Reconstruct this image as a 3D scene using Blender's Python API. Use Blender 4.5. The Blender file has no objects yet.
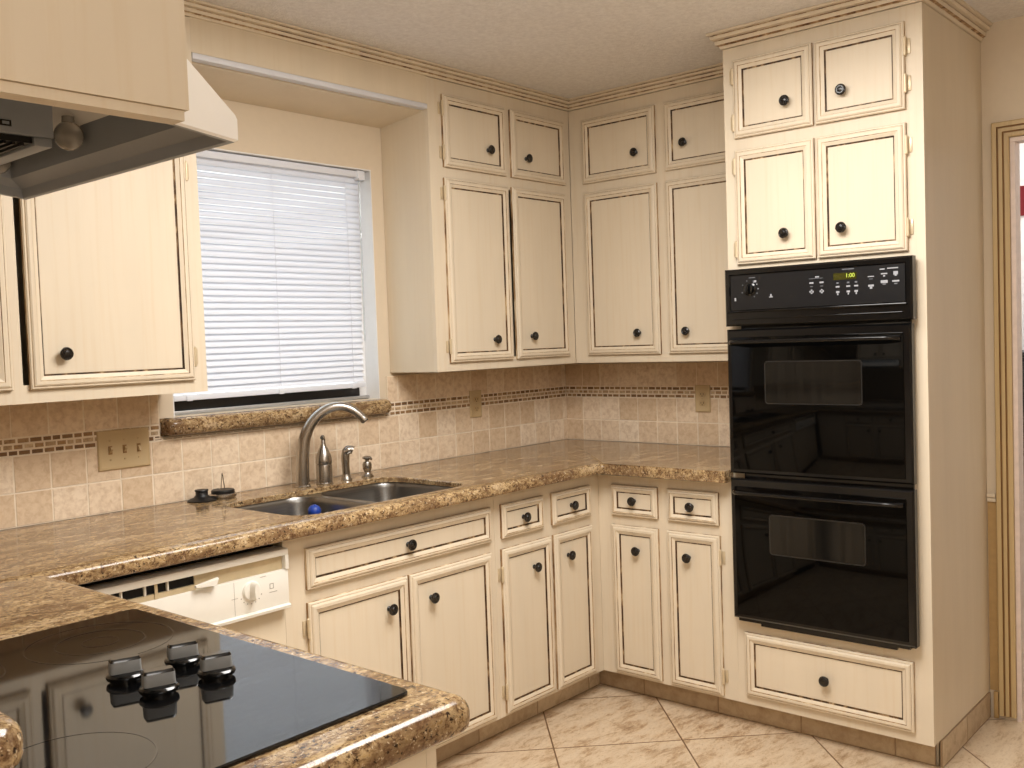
import bpy, bmesh, math, random
from mathutils import Vector, Matrix
random.seed(7)
S = bpy.context.scene
COL = S.collection
PI = math.pi

# ------------------------------------------------------------------ materials
def lin(c):
    return tuple(((v / 255) / 12.92 if v / 255 <= .04045 else ((v / 255 + .055) / 1.055) ** 2.4) for v in c) + (1,)

class NT:
    def __init__(s, name):
        s.m = bpy.data.materials.new(name); s.m.use_nodes = True
        s.t = s.m.node_tree; s.b = s.t.nodes['Principled BSDF']
    def n(s, typ, **kw):
        o = s.t.nodes.new(typ)
        for k, v in kw.items():
            if k in o.inputs: o.inputs[k].default_value = v
            else: setattr(o, k, v)
        return o
    def l(s, a, b): s.t.links.new(a, b)
    def pos(s, scale=(1, 1, 1), rot=(0, 0, 0)):
        g = s.n('ShaderNodeNewGeometry'); mp = s.n('ShaderNodeMapping')
        mp.inputs['Scale'].default_value = scale; mp.inputs['Rotation'].default_value = rot
        s.l(g.outputs['Position'], mp.inputs['Vector']); return mp.outputs['Vector']
    def noise(s, vec, scale, detail=4, rough=.55, dist=0):
        o = s.n('ShaderNodeTexNoise'); o.inputs['Scale'].default_value = scale
        o.inputs['Detail'].default_value = detail; o.inputs['Roughness'].default_value = rough
        o.inputs['Distortion'].default_value = dist
        s.l(vec, o.inputs['Vector']); return o.outputs['Fac']
    def ramp(s, fac, stops, interp='LINEAR'):
        o = s.n('ShaderNodeValToRGB'); r = o.color_ramp; r.interpolation = interp
        while len(r.elements) < len(stops): r.elements.new(.5)
        for e, (p, c) in zip(r.elements, stops):
            e.position = p; e.color = c if len(c) == 4 else lin(c)
        s.l(fac, o.inputs['Fac']); return o.outputs['Color']
    def mix(s, fac, a, b, mode='MIX'):
        o = s.n('ShaderNodeMix', data_type='RGBA', blend_type=mode)
        for i, v in ((0, fac), (6, a), (7, b)):
            if hasattr(v, 'links') or hasattr(v, 'is_linked'): s.l(v, o.inputs[i])
            else: o.inputs[i].default_value = v if (i == 0 or len(v) == 4) else lin(v)
        return o.outputs[2]
    def math(s, op, a, b=0.0):
        o = s.n('ShaderNodeMath', operation=op)
        for i, v in ((0, a), (1, b)):
            if hasattr(v, 'is_linked'): s.l(v, o.inputs[i])
            else: o.inputs[i].default_value = v
        return o.outputs[0]
    def bump(s, h, strength=.2, dist=.01):
        o = s.n('ShaderNodeBump'); o.inputs['Strength'].default_value = strength; o.inputs['Distance'].default_value = dist
        s.l(h, o.inputs['Height']); s.l(o.outputs['Normal'], s.b.inputs['Normal'])
    def col(s, c):
        if hasattr(c, 'is_linked'): s.l(c, s.b.inputs['Base Color'])
        else: s.b.inputs['Base Color'].default_value = lin(c)
    def set(s, rough=.5, metal=0, spec=None, **kw):
        s.b.inputs['Roughness'].default_value = rough; s.b.inputs['Metallic'].default_value = metal
        if spec is not None: s.b.inputs['Specular IOR Level'].default_value = spec
        for k, v in kw.items(): s.b.inputs[k].default_value = v

def plain(name, c, rough=.5, metal=0, spec=None, bump=None, var=.03, **kw):
    t = NT(name); t.col(c); t.set(rough, metal, spec, **kw)
    v = t.pos()
    f = t.noise(v, 35, 3)
    a = tuple(min(255, x * (1 + var)) for x in c); b = tuple(x * (1 - var) for x in c)
    t.col(t.ramp(f, [(.3, b), (.7, a)]))
    if bump: t.bump(t.noise(v, bump[0], 3), bump[1], .004)
    return t.m

def paint(name, c, dark, streak=.5, rough=.42):
    t = NT(name)
    f = t.noise(t.pos((70, 70, 2.2)), 1.0, 5, .6)
    g = t.noise(t.pos((6, 6, 1.3)), 1.0, 3)
    base = t.ramp(g, [(.3, tuple(x * .965 for x in c)), (.7, c)])
    st = t.ramp(f, [(.50, (0, 0, 0, 1)), (.78, (streak, streak, streak, 1))])
    t.col(t.mix(st, base, dark))
    t.set(rough, spec=.35)
    return t.m

CREAM = (222, 208, 185)
M = {}
M['cream'] = paint('cream_paint', CREAM, (206, 180, 140), .30)
M['cream_flat'] = paint('cream_paint_plain', (220, 205, 180), (204, 184, 152), .25)
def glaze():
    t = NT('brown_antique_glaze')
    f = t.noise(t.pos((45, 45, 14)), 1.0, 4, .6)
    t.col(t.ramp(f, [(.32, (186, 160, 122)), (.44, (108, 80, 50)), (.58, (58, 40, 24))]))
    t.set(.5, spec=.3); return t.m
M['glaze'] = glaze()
def glaze_and_shade():
    t = NT('thin_glaze_and_edge_shade')
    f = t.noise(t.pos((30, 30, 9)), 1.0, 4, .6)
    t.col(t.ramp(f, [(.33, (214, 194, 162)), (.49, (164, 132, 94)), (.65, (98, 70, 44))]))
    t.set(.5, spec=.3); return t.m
M['glaze_and_shade'] = glaze_and_shade()  # glaze in the grooves; on door edges it paints in the thickness shadow
M['wall'] = plain('beige_wall_paint', (214, 198, 174), .75, var=.006)
M['wall_tan'] = plain('tan_wainscot_paint', (178, 146, 96), .6)
M['casing'] = paint('tan_casing_paint', (200, 174, 128), (160, 126, 78), .4)
M['casing_groove'] = plain('brown_casing_groove', (140, 104, 58), .6)
M['jamb'] = plain('pale_jamb_paint', (226, 208, 196), .5)
M['white_wall'] = plain('white_wall_paint', (240, 238, 238), .7)
M['reveal'] = plain('white_reveal_paint', (226, 224, 222), .6, var=.006)
def ceil():
    t = NT('ceiling_texture'); v = t.pos()
    f = t.noise(v, 55, 4, .7); g = t.noise(v, 170, 2, .6)
    t.col(t.ramp(f, [(.3, (218, 214, 211)), (.7, (236, 233, 230))])); t.set(.9, spec=.1)
    t.bump(t.math('ADD', f, g), .35, .012); return t.m
M['ceiling'] = ceil()
def granite():
    t = NT('gold_brown_granite'); v = t.pos(); v2 = t.pos((.8, 1.2, 1.1), (0, 0, .25))
    f = t.noise(v2, 80, 9, .78, .5)
    c = t.ramp(f, [(.32, (50, 34, 24)), (.43, (104, 78, 52)), (.49, (158, 130, 92)), (.58, (188, 163, 122)), (.66, (172, 134, 72)), (.78, (90, 64, 42))])
    big = t.noise(t.pos((.55, 1.5, 1.2), (0, 0, .2)), 13, 6, .68, .6)
    c = t.mix(t.ramp(big, [(.44, (0, 0, 0, 1)), (.60, (.75, .75, .75, 1))]), c, (98, 70, 48))
    c = t.mix(t.ramp(big, [(.30, (.5, .5, .5, 1)), (.44, (0, 0, 0, 1))]), c, (202, 180, 150))
    sp = t.noise(t.pos((1, 1, 1), (.3, .2, 0)), 100, 3, .7)
    c = t.mix(t.ramp(sp, [(.585, (0, 0, 0, 1)), (.65, (1, 1, 1, 1))]), c, (46, 32, 24))
    sp2 = t.noise(t.pos((1, 1, 1), (.4, .9, 0)), 130, 3, .7)
    c = t.mix(t.ramp(sp2, [(.60, (0, 0, 0, 1)), (.68, (.75, .75, .75, 1))]), c, (222, 202, 168))
    t.col(c); t.set(.12, spec=.36); return t.m
M['granite'] = granite()
def tile_mat(name, lo, mid, hi, scale=26, rough=.55):
    t = NT(name)
    at = t.n('ShaderNodeAttribute', attribute_name='shade'); r = at.outputs['Fac']
    base = t.ramp(r, [(0, lo), (.5, mid), (1, hi)])
    f = t.noise(t.pos(), scale, 6, .65, .4)
    t.col(t.mix(t.ramp(f, [(.42, (0, 0, 0, 1)), (.72, (.6, .6, .6, 1))]), base, (lo[0] * .84, lo[1] * .77, lo[2] * .70)))
    t.set(rough, spec=.35); t.bump(f, .12, .004); return t.m
M['travertine'] = tile_mat('tumbled_travertine', (214, 190, 160), (226, 204, 176), (236, 218, 194), 48)
M['grout'] = plain('pale_grout', (230, 215, 193), .85, bump=(200, .2))
M['mosaic'] = tile_mat('brown_stone_mosaic', (122, 92, 62), (168, 134, 94), (208, 184, 150), 60, .4)
M['kick_tile'] = tile_mat('brown_travertine_skirting', (170, 148, 120), (188, 166, 136), (204, 184, 154), 24)
M['kick_grout'] = plain('skirting_grout', (150, 126, 98), .85)
def floor():
    t = NT('diagonal_travertine_floor')
    k = .4572; p0, q0 = .191, -1.407
    g = t.n('ShaderNodeNewGeometry'); sx = t.n('ShaderNodeSeparateXYZ'); t.l(g.outputs['Position'], sx.inputs[0])
    r2 = math.sqrt(.5)
    p = t.math('MULTIPLY', t.math('SUBTRACT', sx.outputs[0], sx.outputs[1]), r2)
    q = t.math('MULTIPLY', t.math('ADD', sx.outputs[0], sx.outputs[1]), r2)
    pu = t.math('DIVIDE', t.math('SUBTRACT', p, p0), k); qu = t.math('DIVIDE', t.math('SUBTRACT', q, q0), k)
    def edge(u):
        f = t.math('FRACT', t.math('ADD', u, 100.0))
        return t.math('MINIMUM', f, t.math('SUBTRACT', 1.0, f))
    e = t.math('MINIMUM', edge(pu), edge(qu))
    gr = t.math('LESS_THAN', e, .0062)
    cb = t.n('ShaderNodeCombineXYZ'); t.l(t.math('FLOOR', pu), cb.inputs[0]); t.l(t.math('FLOOR', qu), cb.inputs[1])
    wn = t.n('ShaderNodeTexWhiteNoise', noise_dimensions='3D'); t.l(cb.outputs[0], wn.inputs[0])
    # each tile cut from another piece of stone: shift the grain by a random vector per tile
    va = t.n('ShaderNodeVectorMath', operation='MULTIPLY_ADD'); t.l(wn.outputs['Color'], va.inputs[0])
    va.inputs[1].default_value = (9, 9, 9); t.l(t.pos((1.0, 2.6, 1), (0, 0, .55)), va.inputs[2])
    f = t.noise(va.outputs[0], 7.5, 12, .76, .25)
    c = t.ramp(f, [(.32, (146, 116, 86)), (.42, (186, 159, 127)), (.49, (210, 187, 157)), (.60, (219, 199, 171)), (.72, (186, 158, 126))])
    f2 = t.noise(va.outputs[0], 60, 3, .6)
    c = t.mix(t.ramp(f2, [(.56, (0, 0, 0, 1)), (.72, (.4, .4, .4, 1))]), c, (160, 128, 96))
    tone = t.ramp(wn.outputs['Value'], [(0, (.90, .90, .90, 1)), (1, (1, 1, 1, 1))])
    c = t.mix(1.0, c, tone, 'MULTIPLY')
    t.col(t.mix(gr, c, (118, 88, 60)))
    t.set(.34, spec=.4); t.bump(t.math('SUBTRACT', f, gr), .10, .004); return t.m
M['floor'] = floor()
M['wood_floor'] = plain('dark_wood_boards', (74, 44, 34), .4)
def metal(name, c, rough, aniso=(300, 300, 3)):
    t = NT(name); f = t.noise(t.pos(aniso), 1, 3)
    t.col(t.ramp(f, [(.3, tuple(x * .9 for x in c)), (.7, c)])); t.set(rough, 1.0); return t.m
M['nickel'] = metal('brushed_nickel', (182, 176, 168), .27)
M['steel'] = metal('brushed_sink_steel', (150, 148, 145), .30, (3, 300, 300))
M['hinge'] = plain('cream_painted_hinge', (206, 188, 156), .35, .25)
M['knob'] = plain('black_knob_enamel', (20, 16, 14), .22, spec=.6)
M['oven'] = plain('black_oven_enamel', (9, 9, 10), .16, spec=.45)
M['oven_glass'] = plain('black_oven_glass', (4, 4, 4), .05, spec=.16)
M['oven_panel'] = plain('satin_black_panel', (17, 18, 21), .3, spec=.45)
def ovwin():
    t = NT('oven_window_glass'); f = t.noise(t.pos((1, 90, 1)), 1, 3, .7)
    t.col(t.ramp(f, [(.35, (8, 8, 7)), (.7, (28, 26, 23))])); t.set(.06, spec=.4); return t.m
M['oven_window'] = ovwin()
M['oven_edge'] = plain('grey_window_edge', (30, 29, 28), .3)
M['legend'] = plain('pale_grey_print', (158, 160, 166), .5)
M['legend_dim'] = plain('dim_grey_print', (104, 106, 112), .5)
M['display'] = plain('dark_olive_display', (58, 56, 18), .15)
def emis(name, c, s):
    t = NT(name); t.col(c); t.b.inputs['Emission Color'].default_value = lin(c); t.b.inputs['Emission Strength'].default_value = s; return t.m
M['digit'] = emis('green_display_digits', (186, 206, 78), .22)
M['cooktop'] = plain('black_ceramic_glass', (9, 9, 10), .05, spec=.6)
M['burner'] = plain('grey_burner_print', (46, 42, 38), .06, spec=.6)
M['knob_plastic'] = plain('black_gloss_plastic', (10, 10, 10), .12, spec=.6)
M['knob_grey'] = plain('grey_satin_insert', (122, 122, 120), .55)
M['white_enamel'] = plain('white_enamel', (244, 242, 238), .25, var=.004)
M['hood_inner_shaded'] = plain('shaded_white_hood_underside', (146, 152, 160), .35, var=.01)  # white enamel with the shade under the hood put into the colour
M['bulb'] = plain('clear_glass_bulb', (196, 192, 186), .04, spec=.9, **{'Transmission Weight': .6})
M['filter'] = plain('dark_filter_mesh', (34, 33, 32), .5, .5)
M['dw_white'] = plain('white_dishwasher_plastic', (230, 226, 216), .32, var=.004)
M['dw_beige'] = plain('beige_dishwasher_band', (196, 178, 144), .4)
M['dw_print'] = plain('grey_dishwasher_print', (158, 152, 142), .5)
M['black'] = plain('black_rubber', (16, 16, 17), .45)
M['dark_void'] = plain('dark_cavity', (12, 10, 9), .9)
M['almond'] = plain('tan_plate_plastic', (192, 168, 128), .35, var=.006)
M['almond_in'] = plain('tan_switch_plastic', (184, 158, 116), .3)
M['bronze'] = plain('dark_bronze_frame', (22, 20, 20), .35)
M['alu'] = plain('grey_aluminium_track', (176, 174, 172), .4, .5)
M['strip'] = plain('white_trim_strip', (212, 212, 216), .4, var=.004)
M['red'] = plain('dark_red_fabric', (120, 22, 30), .8)
M['blue'] = plain('blue_plastic', (30, 62, 150), .4)
def slatm():
    t = NT('white_blind_slats'); t.col((240, 242, 247)); t.set(.45, spec=.3)
    tr = t.n('ShaderNodeBsdfTranslucent'); tr.inputs[0].default_value = lin((235, 241, 252))
    mx = t.n('ShaderNodeMixShader'); mx.inputs[0].default_value = .20
    out = t.t.nodes['Material Output']
    t.l(t.b.outputs[0], mx.inputs[1]); t.l(tr.outputs[0], mx.inputs[2]); t.l(mx.outputs[0], out.inputs[0]); return t.m
M['slat'] = slatm()
def glass():
    t = NT('window_glass'); t.col((235, 240, 240)); t.set(.02, **{'Transmission Weight': 1.0, 'IOR': 1.45}); return t.m
M['glass'] = glass()

# ------------------------------------------------------------------ mesh tools
def BM(): return bmesh.new()
def box(bm, x0, x1, y0, y1, z0, z1, mat=0, bev=0, seg=2):
    x0, x1 = sorted((x0, x1)); y0, y1 = sorted((y0, y1)); z0, z1 = sorted((z0, z1))
    v = [bm.verts.new((x, y, z)) for x in (x0, x1) for y in (y0, y1) for z in (z0, z1)]
    fs = [bm.faces.new([v[i] for i in q]) for q in ((0, 1, 3, 2), (4, 6, 7, 5), (0, 4, 5, 1), (2, 3, 7, 6), (0, 2, 6, 4), (1, 5, 7, 3))]
    for f in fs: f.material_index = mat
    if bev:
        es = list({e for f in fs for e in f.edges})
        r = bmesh.ops.bevel(bm, geom=es, offset=bev, segments=seg, affect='EDGES', profile=.5)
        for f in r['faces']: f.material_index = mat
def loft(bm, loops, mats=None, cap0=False, cap1=True, capmat=None, closed=True):
    """loops: lists of points with the same count; mats[i]: material between loop i and i+1"""
    L = [[bm.verts.new(p) for p in lp] for lp in loops]
    n = len(L[0])
    for i in range(len(L) - 1):
        for j in range(n if closed else n - 1):
            k = (j + 1) % n
            f = bm.faces.new((L[i][j], L[i][k], L[i + 1][k], L[i + 1][j]))
            f.material_index = mats[i] if mats else 0
    if cap0: bm.faces.new(list(reversed(L[0]))).material_index = mats[0] if mats else 0
    if cap1: bm.faces.new(L[-1]).material_index = capmat if capmat is not None else (mats[-1] if mats else 0)
    return L
def lathe(bm, prof, mtx=None, seg=24, mats=None, cap=True):
    mtx = mtx or Matrix()
    loops = [[mtx @ Vector((r * math.cos(2 * PI * j / seg), r * math.sin(2 * PI * j / seg), z)) for j in range(seg)] for r, z in prof]
    loft(bm, loops, mats, cap0=cap, cap1=cap)
def tube(bm, pts, rad, seg=14, mat=0, flat=None):
    pts = [Vector(p) for p in pts]; n = len(pts)
    tang = [(pts[min(i + 1, n - 1)] - pts[max(i - 1, 0)]).normalized() for i in range(n)]
    up = Vector((0, 0, 1)) if abs(tang[0].z) < .9 else Vector((1, 0, 0))
    a = tang[0].cross(up).normalized(); loops = []
    for i in range(n):
        a = (a - tang[i] * a.dot(tang[i])).normalized(); b = tang[i].cross(a)
        r = rad[i] if isinstance(rad, (list, tuple)) else rad
        loops.append([pts[i] + a * r * math.cos(2 * PI * j / seg) + b * r * math.sin(2 * PI * j / seg) for j in range(seg)])
    loft(bm, loops, [mat] * n, True, True)
def smooth_path(pts, k=6):
    P = [Vector(p) for p in pts]; out = []
    for i in range(len(P) - 1):
        p0 = P[max(i - 1, 0)]; p1 = P[i]; p2 = P[i + 1]; p3 = P[min(i + 2, len(P) - 1)]
        for j in range(k):
            t = j / k
            out.append(.5 * ((2 * p1) + (p2 - p0) * t + (2 * p0 - 5 * p1 + 4 * p2 - p3) * t * t + (3 * p1 - p0 - 3 * p2 + p3) * t ** 3))
    out.append(P[-1]); return out
def rrect(x0, x1, y0, y1, r, k=6):
    out = []
    for cx, cy, a0 in ((x1 - r, y1 - r, 0), (x0 + r, y1 - r, PI / 2), (x0 + r, y0 + r, PI), (x1 - r, y0 + r, 1.5 * PI)):
        for j in range(k + 1):
            a = a0 + j / k * PI / 2; out.append((cx + r * math.cos(a), cy + r * math.sin(a)))
    return out
def inset_poly(poly, d):
    """poly counter-clockwise, d[i] inset of edge i (from vertex i to i+1)"""
    n = len(poly); out = []
    for i in range(n):
        p = Vector(poly[i]); a = (p - Vector(poly[i - 1])).normalized(); b = (Vector(poly[(i + 1) % n]) - p).normalized()
        na = Vector((-a.y, a.x)); nb = Vector((-b.y, b.x)); da = d[i - 1]; db = d[i]
        den = a.x * b.y - a.y * b.x
        if abs(den) < 1e-4: q = p + na * da
        else:
            pa = p + na * da; pb = p + nb * db; w = pb - pa
            q = pa + a * ((w.x * b.y - w.y * b.x) / den)
        out.append((q.x, q.y))
    return out
def slab(bm, poly, flags, z0, z1, rt=.018, rb=.010, holes=()):
    prof = []
    for j in range(4):
        a = j / 3 * PI / 2; prof.append((rb * (1 - math.sin(a)), z0 + rb * (1 - math.cos(a))))
    for j in range(6):
        a = j / 5 * PI / 2; prof.append((rt * (1 - math.cos(a)), z1 - rt + rt * math.sin(a)))
    loops = [[(x, y, z) for x, y in inset_poly(poly, [d * f for f in flags])] for d, z in prof]
    L = loft(bm, loops, None, False, False)
    tops = []; bots = []
    for h in holes:
        big = inset_poly(h, [-.003] * len(h))
        wide = inset_poly(h, [-.036] * len(h))
        H = loft(bm, [[(x, y, z1) for x, y in big], [(x, y, z1 - .003) for x, y in h], [(x, y, z1 - .018) for x, y in h], [(x, y, z1 - .018) for x, y in wide], [(x, y, z0) for x, y in wide]], None, False, False)
        tops += H[0:1]; bots += H[4:5]
    def fill(loopsv):
        es = []
        for lv in loopsv:
            for i in range(len(lv)): es.append(bm.edges.get((lv[i], lv[(i + 1) % len(lv)])))
        bmesh.ops.triangle_fill(bm, use_beauty=True, use_dissolve=False, edges=es)
    fill([L[-1]] + tops); fill([L[0]] + bots)
def sweep(bm, path, prof, mats, cap=True, axis='xy'):
    """profile (o, t) along a plan path; o to the right of the direction of travel, t along the third axis"""
    P = [Vector(p) for p in path]; loops = []
    for i, p in enumerate(P):
        if i == 0: d = (P[1] - p).normalized(); m = Vector((d.y, -d.x))
        elif i == len(P) - 1: d = (p - P[i - 1]).normalized(); m = Vector((d.y, -d.x))
        else:
            d0 = (p - P[i - 1]).normalized(); d1 = (P[i + 1] - p).normalized()
            n0 = Vector((d0.y, -d0.x)); n1 = Vector((d1.y, -d1.x)); m = (n0 + n1); m = m / (m.dot(n0))
        lp = []
        for o, t in prof:
            q = p + m * o
            lp.append((q.x, q.y, t) if axis == 'xy' else (t, q.x, q.y))
        loops.append(lp)
    V = [[bm.verts.new(p) for p in lp] for lp in loops]; n = len(prof)
    for i in range(len(V) - 1):
        for j in range(n):
            k = (j + 1) % n
            bm.faces.new((V[i][j], V[i][k], V[i + 1][k], V[i + 1][j])).material_index = mats[j] if j < len(mats) else 0
    if cap:
        bm.faces.new(V[0]); bm.faces.new(V[-1])

def wloc(o):
    v = Vector((0, 0, 0))
    while o: v = v + o.location; o = o.parent
    return v
def obj(name, bm, mats, parent=None, label=None, smooth=35):
    bmesh.ops.recalc_face_normals(bm, faces=bm.faces)
    xs = [v.co for v in bm.verts]
    c = Vector(((min(v.x for v in xs) + max(v.x for v in xs)) / 2, (min(v.y for v in xs) + max(v.y for v in xs)) / 2, min(v.z for v in xs)))
    bmesh.ops.translate(bm, verts=bm.verts, vec=-c)
    me = bpy.data.meshes.new(name); bm.to_mesh(me); bm.free()
    for m in (mats if isinstance(mats, (list, tuple)) else [mats]): me.materials.append(M[m])
    if smooth:
        me.shade_smooth(); me.set_sharp_from_angle(angle=math.radians(smooth))
    o = bpy.data.objects.new(name, me); COL.objects.link(o)
    o.location = c - (wloc(parent) if parent else Vector((0, 0, 0)))
    if parent: o.parent = parent
    if label: o['label'] = label
    return o
def tag(o, label, cat, group=None):
    o['label'] = label; o['category'] = cat
    if group: o['group'] = group
    return o
def thing(name, label, cat, loc, group=None):
    o = bpy.data.objects.new(name, None); COL.objects.link(o); o.location = loc; o.empty_display_size = .05
    return tag(o, label, cat, group)
def struct(name, bm, mats, smooth=35):
    o = obj(name, bm, mats, None, None, smooth); o['kind'] = 'structure'; return o

# ------------------------------------------------------------------ measures
ZC = .94; CT = .042
UF = .265          # upper face frame depth; door fronts stand 2 cm proud
BF = .635          # base face frame depth
ZT = 2.485         # ceiling
YT1, YT2 = -1.236, -1.919   # oven tower
X_UL = -2.138      # right end of the left upper cabinet
S0 = -1.143        # left end of the right upper cabinet

# frames: map (a, h, z) with a along the wall, h out of the wall face
def fs(h0): return lambda a, h, z: (a, -h0 - h, z)
def fr(h0): return lambda a, h, z: (-h0 - h, a, z)
def fp(x0): return lambda a, h, z: (x0 + h, a, z)
ROT = {'s': 0, 'r': -PI / 2, 'p': PI / 2}

def fbox(bm, F, a0, a1, h0, h1, z0, z1, mat=0, bev=0):
    p = F(a0, h0, z0); q = F(a1, h1, z1)
    box(bm, p[0], q[0], p[1], q[1], p[2], q[2], mat, bev)

KNOB = None
def knob(parent, F, side, a, z, h):
    global KNOB
    if KNOB is None:
        bm = BM(); mt = Matrix.Rotation(PI / 2, 4, 'X')
        lathe(bm, [(.0075, 0), (.0075, .002), (.0055, .004), (.0055, .011), (.009, .013), (.0155, .0165), (.0165, .0195), (.0155, .0225), (.0125, .0245),
                   (.0115, .0238), (.0085, .0238), (.0075, .0252), (.003, .0262)], mt, 24)
        o = obj('knob', bm, 'knob', None); KNOB = o.data
        # mesh origin at the back centre of the knob
        for v in KNOB.vertices: v.co *= 1.1
        zmin = min(v.co.z for v in KNOB.vertices); zmax = max(v.co.z for v in KNOB.vertices); ymax = max(v.co.y for v in KNOB.vertices)
        for v in KNOB.vertices: v.co.z -= (zmin + zmax) / 2; v.co.y -= ymax
        bpy.data.objects.remove(o)
    o = bpy.data.objects.new('knob', KNOB); COL.objects.link(o); o.parent = parent
    o.location = Vector(F(a, h, z)) - wloc(parent); o.rotation_euler = (0, 0, ROT[side])
    o['label'] = 'round black knob'
    return o
def hinge(parent, F, a, z, d):
    """d: direction (+1/-1) from the door edge a towards the stile"""
    bm = BM()
    fbox(bm, F, a + d * .002, a + d * .016, .0005, .004, z - .023, z + .023, 0, .001)
    p0 = Vector(F(a + d * .002, .012, z - .03)); p1 = Vector(F(a + d * .002, .012, z + .03))
    tube(bm, [p0, p0 + Vector((0, 0, .003)), p1 - Vector((0, 0, .003)), p1], [.002, .0048, .0048, .002], 10)
    return obj('hinge', bm, 'hinge', parent, 'pale metal butt hinge')

def door(parent, F, side, a0, a1, z0, z1, kn=None, hinges=None, hz=None, fw=.041, name='door', thick=.019, label=None):
    """a framed, glazed door or drawer front; its back face lies on h = 0"""
    a0, a1 = sorted((a0, a1)); s = fw / .054; e = fw - .054
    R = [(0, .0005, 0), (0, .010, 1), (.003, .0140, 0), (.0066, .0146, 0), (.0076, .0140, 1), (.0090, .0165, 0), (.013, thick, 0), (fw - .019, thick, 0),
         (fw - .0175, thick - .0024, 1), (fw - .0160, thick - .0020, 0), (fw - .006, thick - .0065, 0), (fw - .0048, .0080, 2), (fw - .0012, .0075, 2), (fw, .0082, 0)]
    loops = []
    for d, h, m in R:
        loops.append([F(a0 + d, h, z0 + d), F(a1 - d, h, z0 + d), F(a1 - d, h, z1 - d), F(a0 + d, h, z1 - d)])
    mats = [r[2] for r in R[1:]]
    # slots: 0 cream, 1 thin glaze and the shadow line painted on door sides, 2 dark glaze
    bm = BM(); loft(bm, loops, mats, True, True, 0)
    o = obj(name, bm, ['cream', 'glaze_and_shade', 'glaze'], parent, label, smooth=20)
    if kn: knob(o, F, side, kn[0], kn[1], .0082 if a0 + fw < kn[0] < a1 - fw and z0 + fw < kn[1] < z1 - fw else thick)
    if hinges is not None:
        a = a0 if hinges < 0 else a1
        for z in hz: hinge(o, F, a, z, hinges)
    return o

def carcass(parent, F, a0, a1, D, z0, z1, top=True, name='carcass', t=.018):
    """open-fronted box: sides, bottom, top and back; face at h=0, back at h=-D"""
    bm = BM()
    fbox(bm, F, a0, a0 + t, -D, -.019, z0, z1); fbox(bm, F, a1 - t, a1, -D, -.019, z0, z1)
    fbox(bm, F, a0 + t, a1 - t, -D, -.019, z0, z0 + t)
    if top: fbox(bm, F, a0 + t, a1 - t, -D, -.019, z1 - t, z1)
    fbox(bm, F, a0 + t, a1 - t, -D, -D + .006, z0 + t, z1 - (t if top else 0))
    return obj(name, bm, 'cream_flat', parent)
def face_frame(parent, F, a0, a1, z0, z1, holes):
    """a slab 19 mm thick with rectangular openings (a0,a1,z0,z1)"""
    xs = sorted({a0, a1} | {h[i] for h in holes for i in (0, 1)}); zs = sorted({z0, z1} | {h[i] for h in holes for i in (2, 3)})
    bm = BM(); vs = {}
    def V(a, h, z):
        k = (round(a, 5), h, round(z, 5))
        if k not in vs: vs[k] = bm.verts.new(F(a, h, z))
        return vs[k]
    def solid(i, j):
        if i < 0 or j < 0 or i >= len(xs) - 1 or j >= len(zs) - 1: return False
        cx = (xs[i] + xs[i + 1]) / 2; cz = (zs[j] + zs[j + 1]) / 2
        return not any(h[0] < cx < h[1] and h[2] < cz < h[3] for h in holes)
    for i in range(len(xs) - 1):
        for j in range(len(zs) - 1):
            if not solid(i, j): continue
            A, B, C, D = xs[i], xs[i + 1], zs[j], zs[j + 1]
            for h in (0, -.0185): bm.faces.new((V(A, h, C), V(B, h, C), V(B, h, D), V(A, h, D)))
            for ok, p, q in ((solid(i - 1, j), (A, C), (A, D)), (solid(i + 1, j), (B, C), (B, D)), (solid(i, j - 1), (A, C), (B, C)), (solid(i, j + 1), (A, D), (B, D))):
                if not ok: bm.faces.new((V(p[0], 0, p[1]), V(q[0], 0, q[1]), V(q[0], -.0185, q[1]), V(p[0], -.0185, p[1])))
    return obj('face_frame', bm, 'cream', parent, smooth=0)
def op(a0, a1, z0, z1, m=.012):
    a0, a1 = sorted((a0, a1)); return (a0 + m, a1 - m, z0 + m, z1 - m)

# ------------------------------------------------------------------ room shell
RX0, RX1, RY0, RY1 = -6.2, 0.0, -5.6, 0.004
WX0, WX1, WZ0, WZ1 = -2.100, -1.202, 1.2185, 2.118      # window opening
bm = BM(); box(bm, RX0, .11, RY0, .15, -.06, 0); struct('floor', bm, 'floor')
bm = BM(); box(bm, .112, 2.6, -4.2, .15, -.06, -.002); struct('floor_next_room', bm, 'wood_floor')
bm = BM(); box(bm, RX0, 2.6, RY0, .15, ZT, ZT + .08); struct('ceiling', bm, 'ceiling')
bm = BM()
box(bm, RX0, WX0, RY1, .15, 0, ZT); box(bm, WX1, 0, RY1, .15, 0, ZT); box(bm, WX0, WX1, RY1, .15, 0, WZ0); box(bm, WX0, WX1, RY1, .15, WZ1, ZT)
struct('wall_back', bm, 'wall')
XR = -.022; DY0, DY1, DZ = -2.80, -2.010, 2.078                        # doorway
bm = BM()
box(bm, 0, .11, YT2 - .0005, .15, 0, ZT); box(bm, XR, .04, DY1, YT2 - .0005, 0, ZT); box(bm, XR, .04, DY0, DY1, DZ, ZT); box(bm, XR, .04, RY0, DY0, 0, ZT)
struct('wall_right', bm, 'wall')
bm = BM(); box(bm, RX0 - .1, RX0, RY0, .15, 0, ZT); struct('wall_left', bm, 'wall')
bm = BM(); box(bm, RX0, 2.6, RY0 - .1, RY0, 0, ZT); struct('wall_front', bm, 'wall')
bm = BM(); box(bm, 1.55, 1.65, RY0, .15, 0, ZT); struct('wall_next_room', bm, 'white_wall')
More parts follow.
